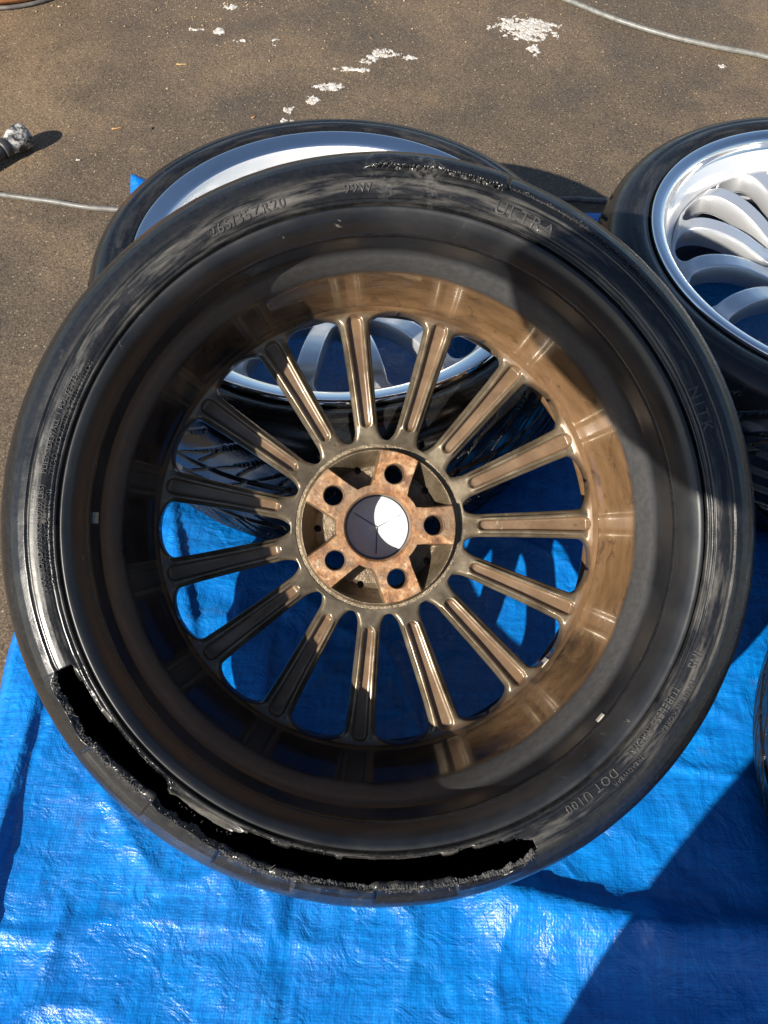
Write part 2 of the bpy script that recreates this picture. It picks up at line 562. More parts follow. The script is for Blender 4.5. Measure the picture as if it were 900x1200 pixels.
def tread_depth(th, r, z):
    """how deep a groove is cut at angle th (rad), axial position z"""
    az = np.abs(z)
    dep = np.zeros_like(th)
    for zc, w in ((.016, .0045), (.050, .0040)):
        dep = np.maximum(dep, .006 * np.clip(1.4 - np.abs(az - zc) / w, 0, 1))
    per = R(9.0)
    sh = R(24) * (az / .11) ** 1.25 + np.where(z > 0, 0, per * .5)
    q = ((th + sh) % per) / per
    wl = .0022 / (per * .35)
    lat = np.clip(1.5 - np.abs(q - .5) / wl, 0, 1) * (az > .020) * (az < .118)
    dep = np.maximum(dep, .0055 * lat)
    q2 = ((th + sh * .55 + per * .3) % per) / per
    lat2 = np.clip(1.5 - np.abs(q2 - .5) / (wl * .7), 0, 1) * (az > .058) * (az < .106)
    return np.maximum(dep, .0045 * lat2)


def tyre_mesh_plain():
    r, z = dense_profile(SIDE, 44, 60)
    nseg = 1200
    th = np.linspace(0, 2 * np.pi, nseg, endpoint=False)
    T, Rr = np.meshgrid(th, r, indexing='ij'); _, Z = np.meshgrid(th, z, indexing='ij')
    Rr = Rr - np.where(Rr > .3435, tread_depth(T, Rr, Z), 0)
    V = np.stack([Rr * np.cos(T), Rr * np.sin(T), Z], -1).reshape(-1, 3)
    return np_mesh('tyre', V, grid_faces(nseg, len(r), wrap_u=True)[:, ::-1])


def tear_bounds(a):
    """a: angle in degrees 0..360; photo-pixel radii (inner, outer) of the missing rubber"""
    n1 = -1.5 + 1.6 * vnoise(a * .5, a * 0 + 2, 21) + .35 * vnoise(a * 2.3, a * 0, 22)
    n2 = -.6 + 1.6 * vnoise(a * .6, a * 0 + 7, 23) + .5 * vnoise(a * 2.9, a * 0, 24)
    lo = np.interp(a, [203.5, 205, 210, 220, 230, 231, 243, 246, 270, 286, 292, 295], [398, 394, 391, 386, 387, 401, 402, 387, 386, 388, 396, 410])
    hi = np.interp(a, [203.5, 205, 215, 229, 231, 242, 244, 270, 284, 292, 295], [414, 424, 424, 415, 417, 417, 421, 420, 426, 426, 416])
    return lo + n1, hi + n2


def tyre_mesh_torn():
    P = np.array(SIDE)
    d = np.r_[0, np.cumsum(np.hypot(*np.diff(P, axis=0).T))]
    sd = np.linspace(0, d[-1], 4000)
    rd = np.interp(sd, d, P[:, 0]); zd = np.interp(sd, d, P[:, 1]); pd = 1000 * rd / (.895 - zd)
    top = int(np.argmax(pd))
    mono = np.maximum.accumulate(pd[:top])
    s_of = lambda p: np.interp(p, mono + np.arange(top) * 1e-7, sd[:top])
    # rows: bead .. 381 px .. 392 (tear inner) .. 420 (tear outer) .. 436 .. tread
    rows = np.r_[np.linspace(0, s_of(381.), 12)[:-1], s_of(np.linspace(381, 392, 16))[:-1], s_of(np.linspace(392, 420, 41))[:-1], s_of(np.linspace(420, 436, 26))[:-1], np.linspace(s_of(436.), d[-1], 46)]
    i_lo = 11 + 15; i_hi = i_lo + 40
    nh = len(rows)
    nseg = 1440
    th = np.linspace(0, 2 * np.pi, nseg, endpoint=False)
    adeg = np.degrees(th)
    lo, hi = tear_bounds(adeg)
    arc = np.clip((adeg - 202) / 1.5, 0, 1) * np.clip((296 - adeg) / 1.5, 0, 1)
    lo = 392 + (lo - 392) * arc; hi = 420 + (hi - 420) * arc
    prow = np.interp(rows, sd, pd)
    S = np.tile(rows, (nseg, 1))
    sel = (np.arange(nh) > 11) & (rows < s_of(436.) - 1e-6)
    for i in range(nseg):
        S[i, sel] = s_of(np.interp(prow[sel], [381, 392, 420, 436], [381, lo[i], hi[i], 436]))
    Rn = np.interp(S, sd, rd); Zn = np.interp(S, sd, zd)
    Rr = np.concatenate([Rn, np.tile(np.interp(rows, sd, rd)[-2::-1], (nseg, 1))], 1)
    Z = np.concatenate([Zn, np.tile(-np.interp(rows, sd, zd)[-2::-1], (nseg, 1))], 1)
    T = np.repeat(th[:, None], Rr.shape[1], 1)
    a = np.degrees(T)
    px = 1000 * Rr / (.895 - Z)
    near = (Z > .085)
    in_arc = 1 / (1 + np.exp(-(a - 205) / .6)) / (1 + np.exp((a - 293) / .6))
    hi2 = hi[:, None]
    lip = np.where(near & (px > hi2 - .5), np.exp(-((px - hi2) / 7) ** 2), 0) * in_arc
    Z2 = Z + .0025 * lip * (1 + .8 * vnoise(a * .5, a * 0, 31))
    R2 = Rr + 0
    # tongue of sidewall that is pushed in between the two openings
    mid = in_arc / (1 + np.exp(-(a - 231) / .5)) / (1 + np.exp((a - 244) / .5)) * np.where(near & (px < hi2 - .5), np.clip((px - 386) / 12, 0, 1), 0)
    Z2 = Z2 - .009 * mid
    R2 = R2 + np.where(near, .00018 * vnoise(a * .5, px * .1, 41), 0)
    # worn, notched shoulder in three steps
    Z2 = Z2 + np.where(near & (px > hi2), .0022 * np.sign(np.sin((a - 229.5) * .245)) * in_arc * np.clip((px - hi2) / 2, 0, 1) * np.clip((438 - px) / 6, 0, 1), 0)
    # loose flap along the top and the groove that runs on from it
    up = 1 / (1 + np.exp(-(a - 70.5) / .12)) / (1 + np.exp((a - 93) / .5))
    Z2 = Z2 + .0065 * up * np.where(near, np.clip((px - 422) / 2, 0, 1) * np.clip((445 - px) / 8, 0, 1), 0)
    step = np.where(near & (px > 421) & (px < 428), 1, 0) / (1 + np.exp(-(a - 36) / 2)) / (1 + np.exp((a - 71) / .3))
    Z2 = Z2 - .0020 * step
    m = Rr.shape[1]
    V = np.stack([R2 * np.cos(T), R2 * np.sin(T), Z2], -1).reshape(-1, 3)
    F = grid_faces(nseg, m, wrap_u=True)[:, ::-1]
    ci = np.repeat(np.arange(nseg), m - 1); rj = np.tile(np.arange(m - 1), nseg)
    fa = adeg[ci]
    torn = (fa > 203.6) & (fa < 294.6) & (rj >= i_lo) & (rj < i_hi)
    fp = px.reshape(-1)[F].mean(1)
    crack_c = 424.0 + 1.4 * vnoise(fa * 1.9, fa * 0, 51) + 1.0 * vnoise(fa * 6, fa * 0, 52)
    cw = np.interp(fa, [71, 74, 80, 85, 88, 91, 93], [1.6, 1.3, 1.0, 1.6, 1.0, 1.3, .2])
    crack = (rj < nh) & (fa > 71) & (fa < 93) & (np.abs(fp - crack_c) < cw) & (Z.reshape(-1)[F].mean(1) > .085)
    return np_mesh('tyre', V, F[~(torn | crack)])


def barrel_profile(lip, back_up=True):
    inner = [(.2835, .1335), (.2850, .1380), (.2848, .1420), (.2832, .1440), (.2800, .1430), (.2755, .1380), (.2712, .1290), (.2685, .1195), (.2675, .1150), (.2672, .1100), (.2668, .0860), (.2655, .0805), (.2610, .0725),
             (.2565, .0590), (.2545, .0510), (.2535, .0440), (.2500, .0100), (.2455, -.0140), (.2408, -.0280), (.2402, -.0420)]
    outer_front = {'wide': [(.2405, -.085), (.2425, -.096), (.2535, -.1290), (.2565, -.1348), (.2595, -.1385), (.265, -.1415), (.273, -.1446), (.2795, -.1462), (.2825, -.1458), (.2845, -.1430), (.2850, -.1390), (.2835, -.1340)],
                   'narrow': [(.2405, -.085), (.2425, -.098), (.2500, -.1120), (.2590, -.1230), (.2620, -.1290), (.2640, -.1370), (.2665, -.1420), (.2720, -.1452), (.2785, -.1462), (.2825, -.1455), (.2845, -.1430), (.2850, -.1390), (.2835, -.1340)]}[lip]
    if back_up:
        outer_front = [(.2475, -.0600), (.2550, -.0780), (.2600, -.1050)] + outer_front[2:]
    back = [(.2700, -.1270), (.2590, -.1220), (.2660, -.1120), (.2610, -.0800), (.2500, -.0400), (.2570, .0200), (.2600, .0480), (.2690, .0720), (.2705, .1180), (.2790, .1290)]
    return inner, outer_front, back


def revolve(name, prof, nseg, closed=False):
    P = np.array(prof)
    th = np.linspace(0, 2 * np.pi, nseg, endpoint=False)
    T, Rr = np.meshgrid(th, P[:, 0], indexing='ij'); _, Z = np.meshgrid(th, P[:, 1], indexing='ij')
    return np_mesh(name, np.stack([Rr * np.cos(T), Rr * np.sin(T), Z], -1).reshape(-1, 3), grid_faces(nseg, len(P), wrap_u=True, wrap_v=closed))


def smooth_profile(P, n=4):
    """Catmull-Rom style refinement so that turned edges read round"""
    P = [Vector((*p, 0)) for p in P]
    out = []
    for i in range(len(P) - 1):
        p0 = P[max(0, i - 1)]; p1 = P[i]; p2 = P[i + 1]; p3 = P[min(len(P) - 1, i + 2)]
        for k in range(n):
            t = k / n
            # blend of linear and CR keeps the shape tight
            cr = .5 * ((2 * p1) + (p2 - p0) * t + (2 * p0 - 5 * p1 + 4 * p2 - p3) * t * t + (3 * p1 - p0 - 3 * p2 + p3) * t ** 3)
            q = cr * .7 + (p1 + (p2 - p1) * t) * .3
            out.append((q.x, q.y))
    out.append((P[-1].x, P[-1].y))
    return out


SP_IN, SP_OUT = .0915, .2412
W_IN, W_OUT = .0965, .2376
HALF = R(12)


def spoke_mesh(front=False):
    a = np.linspace(0, 1, 76)
    rr = np.unique(np.r_[np.linspace(SP_IN, W_IN, 5), W_IN + (W_OUT - W_IN) * (.5 - .5 * np.cos(np.pi * a)), np.linspace(W_OUT, SP_OUT, 4)])
    if front:
        hw = np.interp(rr, [.09, .105, .13, .16, .20, .225, .24], [.0135, .0130, .0128, .0130, .0136, .0142, .0150])
    else:
        hw = np.interp(rr, [.09, .105, .13, .16, .20, .225, .24], [.0130, .0128, .0134, .0142, .0156, .0172, .0190])
    wmax = rr * math.tan(HALF) - hw
    ti = np.clip((rr - W_IN) / .016, 0, 1); to = np.clip((W_OUT - rr) / .0130, 0, 1)
    ww = np.maximum(wmax, 0) * np.sqrt(np.clip(1 - (1 - ti) ** 2, 0, 1)) * (np.clip(1 - (1 - to) ** 2.2, 0, 1)) ** .5
    ww = np.where((rr <= W_IN) | (rr >= W_OUT), 0, ww)
    phi = HALF - np.arctan2(ww, rr)
    zb = np.interp(rr, [.0915, .105, .13, .17, .21, .232, .237, .2412], [-.0480, -.0455, -.0415, -.0385, -.0388, -.0395, -.0360, -.0290])
    zf = np.interp(rr, [.0915, .105, .12, .14, .16, .18, .20, .212, .222, .231, .2412], [-.088, -.094, -.102, -.112, -.119, -.123, -.1235, -.121, -.116, -.107, -.094])
    if not front: zf = zb - np.interp(rr, [.0915, .12, .20, .2412], [.034, .024, .018, .022])
    k = np.ones(5) / 5
    zf = np.convolve(np.pad(zf, 2, mode='edge'), k, 'valid')
    if front: zb = np.minimum(zb, zf + .036)
    open_ = np.clip(ww / .004, 0, 1)
    V = []; dust = []; ringv = []
    eb = .0011 if front else .0042
    for i, r in enumerate(rr):
        p = phi[i]; o = open_[i]; edge = p * r
        gl = np.clip((r - .110) / .004, 0, 1) * np.clip((.2345 - r) / .003, 0, 1)        # pocket along the spoke
        gw = np.interp(r, [.110, .17, .225, .2345], [.0054, .0062, .0082, .0082])
        gw = .0016 + (gw - .0016) * math.sqrt(max(0., 1 - (1 - np.clip((.2345 - r) / .008, 0, 1)) ** 2)) * math.sqrt(max(0., 1 - (1 - np.clip((r - .110) / .008, 0, 1)) ** 2))
        ys = [0, .5 * gw, gw - min(.0011, .35 * gw), gw - min(.0006, .2 * gw), gw, gw + .0006, gw + .0022, .5 * (gw + edge), edge - .0040, edge - .0022, edge - .0010, edge - .0003, edge]
        dz = [-.0060, -.0062, -.0060, -.0054, -.0006, .0004, .0006, .0002, 0, 0, 0, 0, 0]
        half = []
        for y, q in zip(ys, dz):
            e = edge - y
            z = zb[i] - o * .0042 * max(0, 1 - e / .0042) ** 2 + q * gl
            half.append((y, z, min(1, .10 + .95 * gl * (y < gw + .0002) + .6 * float(np.clip((r - .226) / .010, 0, 1)))))
        for y, z, dd in [(-y, z, dd) for y, z, dd in half[:0:-1]] + half:
            V.append((r * math.cos(y / r), r * math.sin(y / r), z)); dust.append(dd); ringv.append(float(np.clip((r - .229) / .0085, 0, 1)))
        fr = [0, .3 * eb, eb, .35 * edge, edge]
        row = [(edge - e, e) for e in fr] + [(-(edge - e), e) for e in fr[-2::-1]]
        for y, e in row:
            z = zf[i] + o * (eb * 1.0) * max(0, 1 - e / eb) ** 2
            V.append((r * math.cos(y / r), r * math.sin(y / r), z)); dust.append(.2); ringv.append(0)
    nb = 25; m = nb + 9
    F = grid_faces(len(rr), m, wrap_v=True)
    keep = np.ones(len(F), bool)
    for kf in range(len(F)):
        row, j = divmod(kf, m)
        if j in (nb - 1, m - 1) and ww[row] <= 1e-6 and ww[row + 1] <= 1e-6:
            keep[kf] = False                   # neighbouring sectors meet here
    me = np_mesh('spoke', np.array(V), F[keep])
    at = me.attributes.new('dust', 'FLOAT', 'POINT'); at.data.foreach_set('value', np.array(dust, dtype=np.float32))
    at = me.attributes.new('ring', 'FLOAT', 'POINT'); at.data.foreach_set('value', np.array(ringv, dtype=np.float32))
    return me


HUB_OFF = R(1.5)


def hub_mesh():
    nr, nt = 84, 900
    r = np.linspace(.0363, .0918, nr); th = np.linspace(0, 2 * np.pi, nt, endpoint=False)
    T, Rr = np.meshgrid(th, r, indexing='ij')
    psi = (T - HUB_OFF + R(36)) % R(72) - R(36)              # from the nearest bolt
    xr = Rr * np.cos(psi); yr = np.abs(Rr * np.sin(psi))
    ss = lambda e0, e1, v: (lambda q: q * q * (3 - 2 * q))(np.clip((v - e0) / (e1 - e0), 0, 1))
    pad_w = np.interp(Rr, [.0363, .055, .088], [.021, .0195, .0205])
    pad = 1 - ss(0, .0030, yr - pad_w)
    pad = np.maximum(pad, 1 - ss(.0462, .0485, Rr))
    pad = pad * (1 - ss(.0840, .0856, Rr))
    # pocket: sloping outer wall, flat floor with a rim
    floor = np.interp(Rr, [.045, .064, .069, .0815, .0845, .0858, .0876], [-.070, -.070, -.068, -.0450, -.0405, -.0415, -.0490])
    outer = np.interp(Rr, [.0840, .0858, .0874], [-.0405, -.0430, -.0490])
    low = np.where(Rr > .0840, np.minimum(floor, outer), floor)
    padz = -.0352
    Z = low * (1 - pad) + padz * pad
    # small drilled holes in the pockets
    psi2 = (T - HUB_OFF) % R(72) - R(36)
    dh = np.hypot(Rr * np.cos(psi2) - .0675, Rr * np.sin(psi2))
    Z = np.where(dh < .0037, -.083, Z)
    # bore chamfer
    Z = Z - .003 * (1 - ss(.0363, .0385, Rr))
    V = np.stack([Rr * np.cos(T), Rr * np.sin(T), Z], -1).reshape(-1, 3)
    F = grid_faces(nt, nr, wrap_u=True)
    c = V[F].mean(1)
    hole = np.zeros(len(F), bool)
    for k in range(5):
        b = HUB_OFF + R(72) * k
        hole |= np.hypot(c[:, 0] - .06 * math.cos(b), c[:, 1] - .06 * math.sin(b)) < .0110
    # front plate, bore wall
    nb = len(V)
    Z2 = np.where(Rr > .085, -.086, -.084)
    V2 = np.stack([Rr * np.cos(T), Rr * np.sin(T), Z2], -1).reshape(-1, 3)
    F2 = F[~hole][:, ::-1] + nb
    i0 = np.arange(nt) * nr; i1 = np.roll(i0, -1)
    wall = np.stack([i0, i0 + nb, i1 + nb, i1], -1)
    me = np_mesh('hub', np.r_[V, V2], np.r_[F[~hole], F2, wall])
    rustw = np.r_[(pad * (1 - .0 * Rr)).reshape(-1), np.zeros(len(V2))]
    at = me.attributes.new('pad', 'FLOAT', 'POINT'); at.data.foreach_set('value', rustw.astype(np.float32))
    return me


def text_arc(parent, s, ang, r0, size, mat, spacing=1.0, raise_=.0009, name='lettering', far=False):
    """raised lettering moulded on the sidewall; starts at angle ang (deg), runs clockwise, baseline radius r0"""
    cu = bpy.data.curves.new('t', 'FONT')
    cu.body = s; cu.size = size; cu.extrude = .0006; cu.space_character = spacing; cu.resolution_u = 3
    ob = bpy.data.objects.new('t', cu); COL.objects.link(ob)
    dg = bpy.context.evaluated_depsgraph_get()
    me = bpy.data.meshes.new_from_object(ob.evaluated_get(dg))
    bpy.data.objects.remove(ob)
    bm = bmesh.new(); bm.from_mesh(me)
    bmesh.ops.subdivide_edges(bm, edges=[e for e in bm.edges if e.calc_length() > size * .3], cuts=2)
    for v in bm.verts:
        rr = r0 + v.co.y; a = R(ang) - v.co.x / r0
        z = float(side_z(rr)) + raise_ + v.co.z - .0004
        v.co = (rr * math.cos(a), rr * math.sin(a), z)
    bm.to_mesh(me); bm.free()
    me.materials.clear()
    return link(name, me, mat, parent, False)


def ring_tube(name, r, z0, z1, cham, mat, parent, loc, seg=32):
    prof = [(r + cham, z1 + .0004), (r + cham * .6, z1 + .0006), (r, z1 - .0006), (r, z0)]
    me = revolve(name, prof, seg)
    o = link(name, me, mat, parent); o.location = loc
    return o


MESH = {}


def build_wheel(name, mw, back_up, lip, label, cat, group=None, torn=False):
    root = empty(name, mw)
    tag(root, label, cat, group)
    if torn:
        ty = link('tyre', tyre_mesh_torn(), M['rubber'], root)
        sm = ty.modifiers.new('wall_thickness', 'SOLIDIFY'); sm.thickness = .006; sm.offset = -1.0; sm.use_rim = True
        ty['label'] = 'bald black tyre with its sidewall torn open'
    else:
        if 'tyre' not in MESH: MESH['tyre'] = tyre_mesh_plain()
        ty = link('tyre', MESH['tyre'], M['rubber2'], root)
    inner, front, back = barrel_profile(lip, back_up)
    key = 'rim' + lip + str(back_up)
    if key not in MESH:
        pi = smooth_profile(inner); pf = smooth_profile(front)
        me = revolve('rim', pi + back[::-1][:0] + pf + back, 360, closed=True)
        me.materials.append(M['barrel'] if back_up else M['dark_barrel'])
        me.materials.append(M['chrome'])
        me.materials.append(M['dish'])
        n = len(pi) + len(pf) + len(back)
        kk = np.arange(n)
        idx = np.where((kk >= len(pi)) & (kk < len(pi) + len(pf) + 1), 1, 0)
        idx = np.tile(np.where((kk >= len(pi) - 1) & (kk < len(pi) + 13), 0 if back_up else 2, idx), 360)
        me.polygons.foreach_set('material_index', idx.astype(np.int32))
        MESH[key] = me
    rim = link('rim', MESH[key], None, root)
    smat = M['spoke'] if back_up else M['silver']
    key = 'spoke' + str(back_up)
    if key not in MESH:
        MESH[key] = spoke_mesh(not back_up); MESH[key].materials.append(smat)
    for k in range(15):
        s = link('spoke', MESH[key], None, rim)
        s.rotation_euler.z = R(24 * k + (.8 if back_up else 5))
    key = 'hub' + str(back_up)
    if key not in MESH:
        MESH[key] = hub_mesh(); MESH[key].materials.append(M['rust'] if back_up else M['silver'])
    hub = link('hub', MESH[key], None, rim)
    for k in range(5):
        b = HUB_OFF + R(72) * k
        ring_tube('bolt_hole', .0104, -.0845, -.0352, .0014, M['hole'], hub, (.06 * math.cos(b), .06 * math.sin(b), 0))
    # centre cap pressed into the bore from the front
    cap = link('centre_cap', revolve('centre_cap', [(0.0001, -.0885), (.030, -.0885), (.0361, -.0870), (.0361, -.080), (.034, -.0785), (.0335, -.0800), (0.0001, -.0800)], 64), M['cap'], root)
    if back_up:
        for k in range(3):
            bm = bmesh.new(); bmesh.ops.create_cube(bm, size=1)
            for v in bm.verts: v.co = (v.co.x * .030 + .0155, v.co.y * .0007, v.co.z * .0016 - .0796)
            o = bm_obj('rib', bm, M['cap_line'], cap, False); o.rotation_euler.z = R(148 + 120 * k)
    return root, ty, rim, hub


# ------------------------------------------------------------------ the torn wheel that leans on the others, back to the camera
Nn = CP + CR * .0034 - CU * .0117 + CD * .755
Ff = CP - CR * .0066 - CU * .0166 + CD * .95
ax = (Nn - Ff).normalized()
cen = Nn - ax * .140
xl = (CR - ax * CR.dot(ax)).normalized()
yl = ax.cross(xl)
MW = Matrix(((xl.x, yl.x, ax.x, cen.x), (xl.y, yl.y, ax.y, cen.y), (xl.z, yl.z, ax.z, cen.z), (0, 0, 0, 1)))
wheel, tyre, rim, hub = build_wheel('torn_wheel', MW, True, 'wide', 'torn bald tyre on dirty brown fifteen spoke rim, back side up, leaning on another wheel', 'wheel', None, True)

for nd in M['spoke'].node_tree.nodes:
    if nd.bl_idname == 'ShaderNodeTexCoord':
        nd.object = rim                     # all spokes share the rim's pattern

L = M['lettering']
text_arc(tyre, '265/35ZR20', 121.5, .2955, .0125, L, 1.15, .0009)
text_arc(tyre, '99W', 97.6, .2962, .0115, L, 1.15, .0009)
text_arc(tyre, 'ULTRA', 71.5, .2950, .0165, L, 1.2, .0009)
text_arc(tyre, 'NITK', 24.5, .2955, .0150, L, 1.35, .0009)
text_arc(tyre, 'INS', -22.0, .2955, .0105, L, 1.1, .0009)
text_arc(tyre, 'TUBELESS RADIAL', -29, .2925, .0088, L, 1.1, .0009)
text_arc(tyre, 'MADE IN KOREA', -27, .3030, .0066, L, 1.1, .0009)
text_arc(tyre, 'TREADWEAR', -42, .3030, .0058, L, 1.1, .0009)
text_arc(tyre, 'DOT U100', -47, .2935, .0105, L, 1.2, .0009)
text_arc(tyre, 'PLIES SIDEWALL 1 POLYESTER', 171.5, .2985, .0062, L, 1.12, .0009)
text_arc(tyre, 'TREAD 1 POLYESTER 2 STEEL 1 NYLON', 171.5, .2925, .0060, L, 1.0, .0009)
text_arc(tyre, 'MAX. LOAD 775 KG (1709 LBS)', 191.5, .2985, .0064, L, 1.1, .0009)
text_arc(tyre, 'MAX. PRESS. 340 KPA (50 PSI)', 191, .2925, .0062, L, 1.1, .0009)


def fray(parent):
    """shredded rubber and cord ends along the torn edges"""
    verts = []; faces = []
    P = np.array(SIDE); pxs = 1000 * P[:, 0] / (.895 - P[:, 1])
    order = slice(3, 22)

    def pt(a, px):
        r = np.interp(px, pxs[order], P[order, 0]); z = np.interp(px, pxs[order], P[order, 1])
        return r, z

    def spike(a, px, n, inward):
        r, z = pt(a, px)
        for _ in range(n):
            aa = R(a + random.uniform(-.15, .15)); r1 = r + random.uniform(-.0012, .0012); z1 = z + random.uniform(-.002, .0035)
            b = Vector((r1 * math.cos(aa), r1 * math.sin(aa), z1))
            er = Vector((math.cos(aa), math.sin(aa), 0)); et = Vector((-er.y, er.x, 0)); ez = Vector((0, 0, 1))
            d = (er * random.gauss(inward, .5) + et * random.gauss(0, .6) + ez * random.gauss(.35, .5)).normalized()
            Ln = random.uniform(.0005, .0013) if random.random() < .96 else random.uniform(.0015, .0035)
            w = random.uniform(.0004, .0010)
            s1 = d.orthogonal().normalized() * w; s2 = d.cross(s1).normalized() * w
            i = len(verts)
            verts.extend([b + s1, b - s1 * .5 + s2 * .87, b - s1 * .5 - s2 * .87, b + d * Ln])
            faces.extend([(i, i + 1, i + 3), (i + 1, i + 2, i + 3), (i + 2, i, i + 3), (i, i + 2, i + 1)])
    for a in np.arange(204.5, 294, .16):
        lo, hi = tear_bounds(np.array([a]))
        spike(a, float(hi[0]) + abs(random.gauss(0, 1.8)), 5, -.5)
        if random.random() < .25: spike(a, float(lo[0]), 1, .4)
    for a in np.arange(71, 92.5, .14):
        c = 424.5 + 1.6 * vnoise(np.array([a * 1.9]), np.zeros(1), 51)[0] + 1.2 * vnoise(np.array([a * 6]), np.zeros(1), 52)[0]
        spike(a, float(c) + random.uniform(0, 2.2), 3, 0)
    for a in np.arange(40, 71, .3):
        spike(a, 427 + random.uniform(-1, 1), 1 if random.random() < .7 else 3, 0)
    o = mesh_obj('frayed_edge', verts, faces, M['fray'], parent, False)
    o['kind'] = 'stuff'
    o['label'] = 'grey shredded rubber along the torn edges'


def torn_face(a0, a1, edge, run, drop, rows=5, step=.15):
    """rough broken rubber that slopes down into the opening from the torn edge"""
    P = np.array(SIDE)
    sel = slice(3, 20)
    pp = 1000 * P[sel, 0] / (.895 - P[sel, 1])
    aa = np.arange(a0, a1, step)
    V = []
    for i, a in enumerate(aa):
        e = edge(a)
        for k in range(rows):
            t_ = k / (rows - 1)
            px = e + .8 - run * t_ * (1 + .35 * float(vnoise(np.array([a * 1.3]), np.array([k * .2]), 61)[0]))
            r = np.interp(px, pp, P[sel, 0]); z = np.interp(e, pp, P[sel, 1]) + (.0022 if k == 0 else .0028) - drop * t_ ** 1.2
            rough = 0 if k == 0 else 1
            r += rough * .0003 * random.gauss(0, 1); z += rough * .0005 * random.gauss(0, 1)
            V.append((r * math.cos(R(a)), r * math.sin(R(a)), z))
    o = mesh_obj('torn_rubber', V, grid_faces(len(aa), rows).tolist(), M['fray'], tyre, False)
    sm = o.modifiers.new('body', 'SOLIDIFY'); sm.thickness = .0015
    return o


hi_at = lambda a: float(tear_bounds(np.array([a]))[1][0])
torn_face(204.2, 229.0, hi_at, 4.5, .0035)
torn_face(229.6, 242.0, hi_at, 3.5, .006)
torn_face(242.6, 294.2, hi_at, 4.5, .0035)
torn_face(71.2, 92.8, lambda a: 425.2 + 1.4 * float(vnoise(np.array([a * 1.9]), np.zeros(1), 51)[0]), 3.5, .003, 5)


def cords():
    """thin ply cords poking out of the tear"""
    V = []; F = []
    for k in range(14):
        a = random.choice([random.uniform(205, 231), random.uniform(243, 293)])
        lo, hi = tear_bounds(np.array([a]))
        px = float(hi[0]) + random.uniform(-1.5, 1)
        p = np.array(SIDE)[3:20]; q = 1000 * p[:, 0] / (.895 - p[:, 1])
        r = np.interp(px, q, p[:, 0]); z = np.interp(px, q, p[:, 1]) + .0005
        th = R(a); er = Vector((math.cos(th), math.sin(th), 0)); et = Vector((-er.y, er.x, 0)); ez = Vector((0, 0, 1))
        c = er * r + ez * z
        d = (-er * random.uniform(.3, 1) + et * random.gauss(0, .8) + ez * random.uniform(.1, .9)).normalized()
        bend = (et * random.gauss(0, 1) + ez * random.gauss(0, .6)) * .35
        L = random.uniform(.003, .008)
        i0 = len(V)
        for m in range(5):
            t_ = m / 4; pt = c + d * L * t_ + bend * L * t_ * t_
            for n in range(3):
                an = n * 2.094
                V.append(pt + (et * math.cos(an) + ez * math.sin(an)) * .00028)
        for m in range(4):
            for n in range(3):
                n2 = (n + 1) % 3
                F.append((i0 + m * 3 + n, i0 + m * 3 + n2, i0 + m * 3 + 3 + n2, i0 + m * 3 + 3 + n))
    o = mesh_obj('ply_cords', V, F, plain('ply_cord', (.16, .15, .13), .7), tyre)
    o['kind'] = 'stuff'
    o['label'] = 'thin pale ply cords poking out of the tear'


cords()
fray(tyre)


def barrel_patch(name, a0, a1, px0z, px1z, mat, th=.003):
    """small plate that follows the inside of the barrel between two axial positions"""
    inner = np.array(smooth_profile(barrel_profile('wide')[0]))
    zz = np.linspace(px0z, px1z, 5); aa = np.linspace(R(a0), R(a1), 6)
    o_ = np.argsort(inner[:, 1])
    V = []
    for d in (0, th):
        for a in aa:
            for z in zz:
                r = np.interp(z, inner[o_, 1], inner[o_, 0]) - d + .0004
                V.append((r * math.cos(a), r * math.sin(a), z))
    F = []
    n = 5; m = 6
    for i in range(m - 1):
        for j in range(n - 1):
            q = [i * n + j, i * n + j + 1, (i + 1) * n + j + 1, (i + 1) * n + j]
            F.append(q); F.append([x + n * m for x in q[::-1]])
    ring = [(i * n) for i in range(m)] + [(m - 1) * n + j for j in range(1, n)] + [i * n + n - 1 for i in range(m - 2, -1, -1)] + [j for j in range(n - 2, 0, -1)]
    for a, b in zip(ring, ring[1:] + ring[:1]):
        F.append([a, b, b + n * m, a + n * m])
    return mesh_obj(name, V, F, mat, rim, False)


barrel_patch('balance_weight', 177.4, 179.6, .096, .105, M['weight'])
barrel_patch('balance_weight', -40.7, -38.0, -.050, -.036, M['weight'], .005)
barrel_patch('balance_weight', -42.8, -40.9, .108, .113, M['weight'], .002)

# ------------------------------------------------------------------ the other wheels, lying face up
def flat_wheel(name, x, y, squash, rot, lip, label):
    """squash < 1: a narrower wheel and tyre"""
    h = .006 + .1452 * squash
    mw = Matrix.Translation((x, y, h)) @ Matrix.Rotation(R(rot), 4, 'Z') @ Matrix.Rotation(math.pi, 4, 'X') @ Matrix.Diagonal((1, 1, squash, 1))
    WHEEL_SPOTS.append((x, y, .345))
    return build_wheel(name, mw, False, lip, label, 'wheel', None)


flat_wheel('chrome_lip_wheel', -.084, .966, .903, 4, 'wide', 'silver wheel with wide polished lip lying face up under the torn wheel')
flat_wheel('polished_wheel', .646, 1.022, .94, 0, 'narrow', 'silver wheel with narrow polished lip and arched spokes, lying face up uncovered')
flat_wheel('shaded_wheel', .812, .318, .80, 9, 'narrow', 'wheel lying in shadow on the tarp with only its tyre tread showing')

build_tarp()


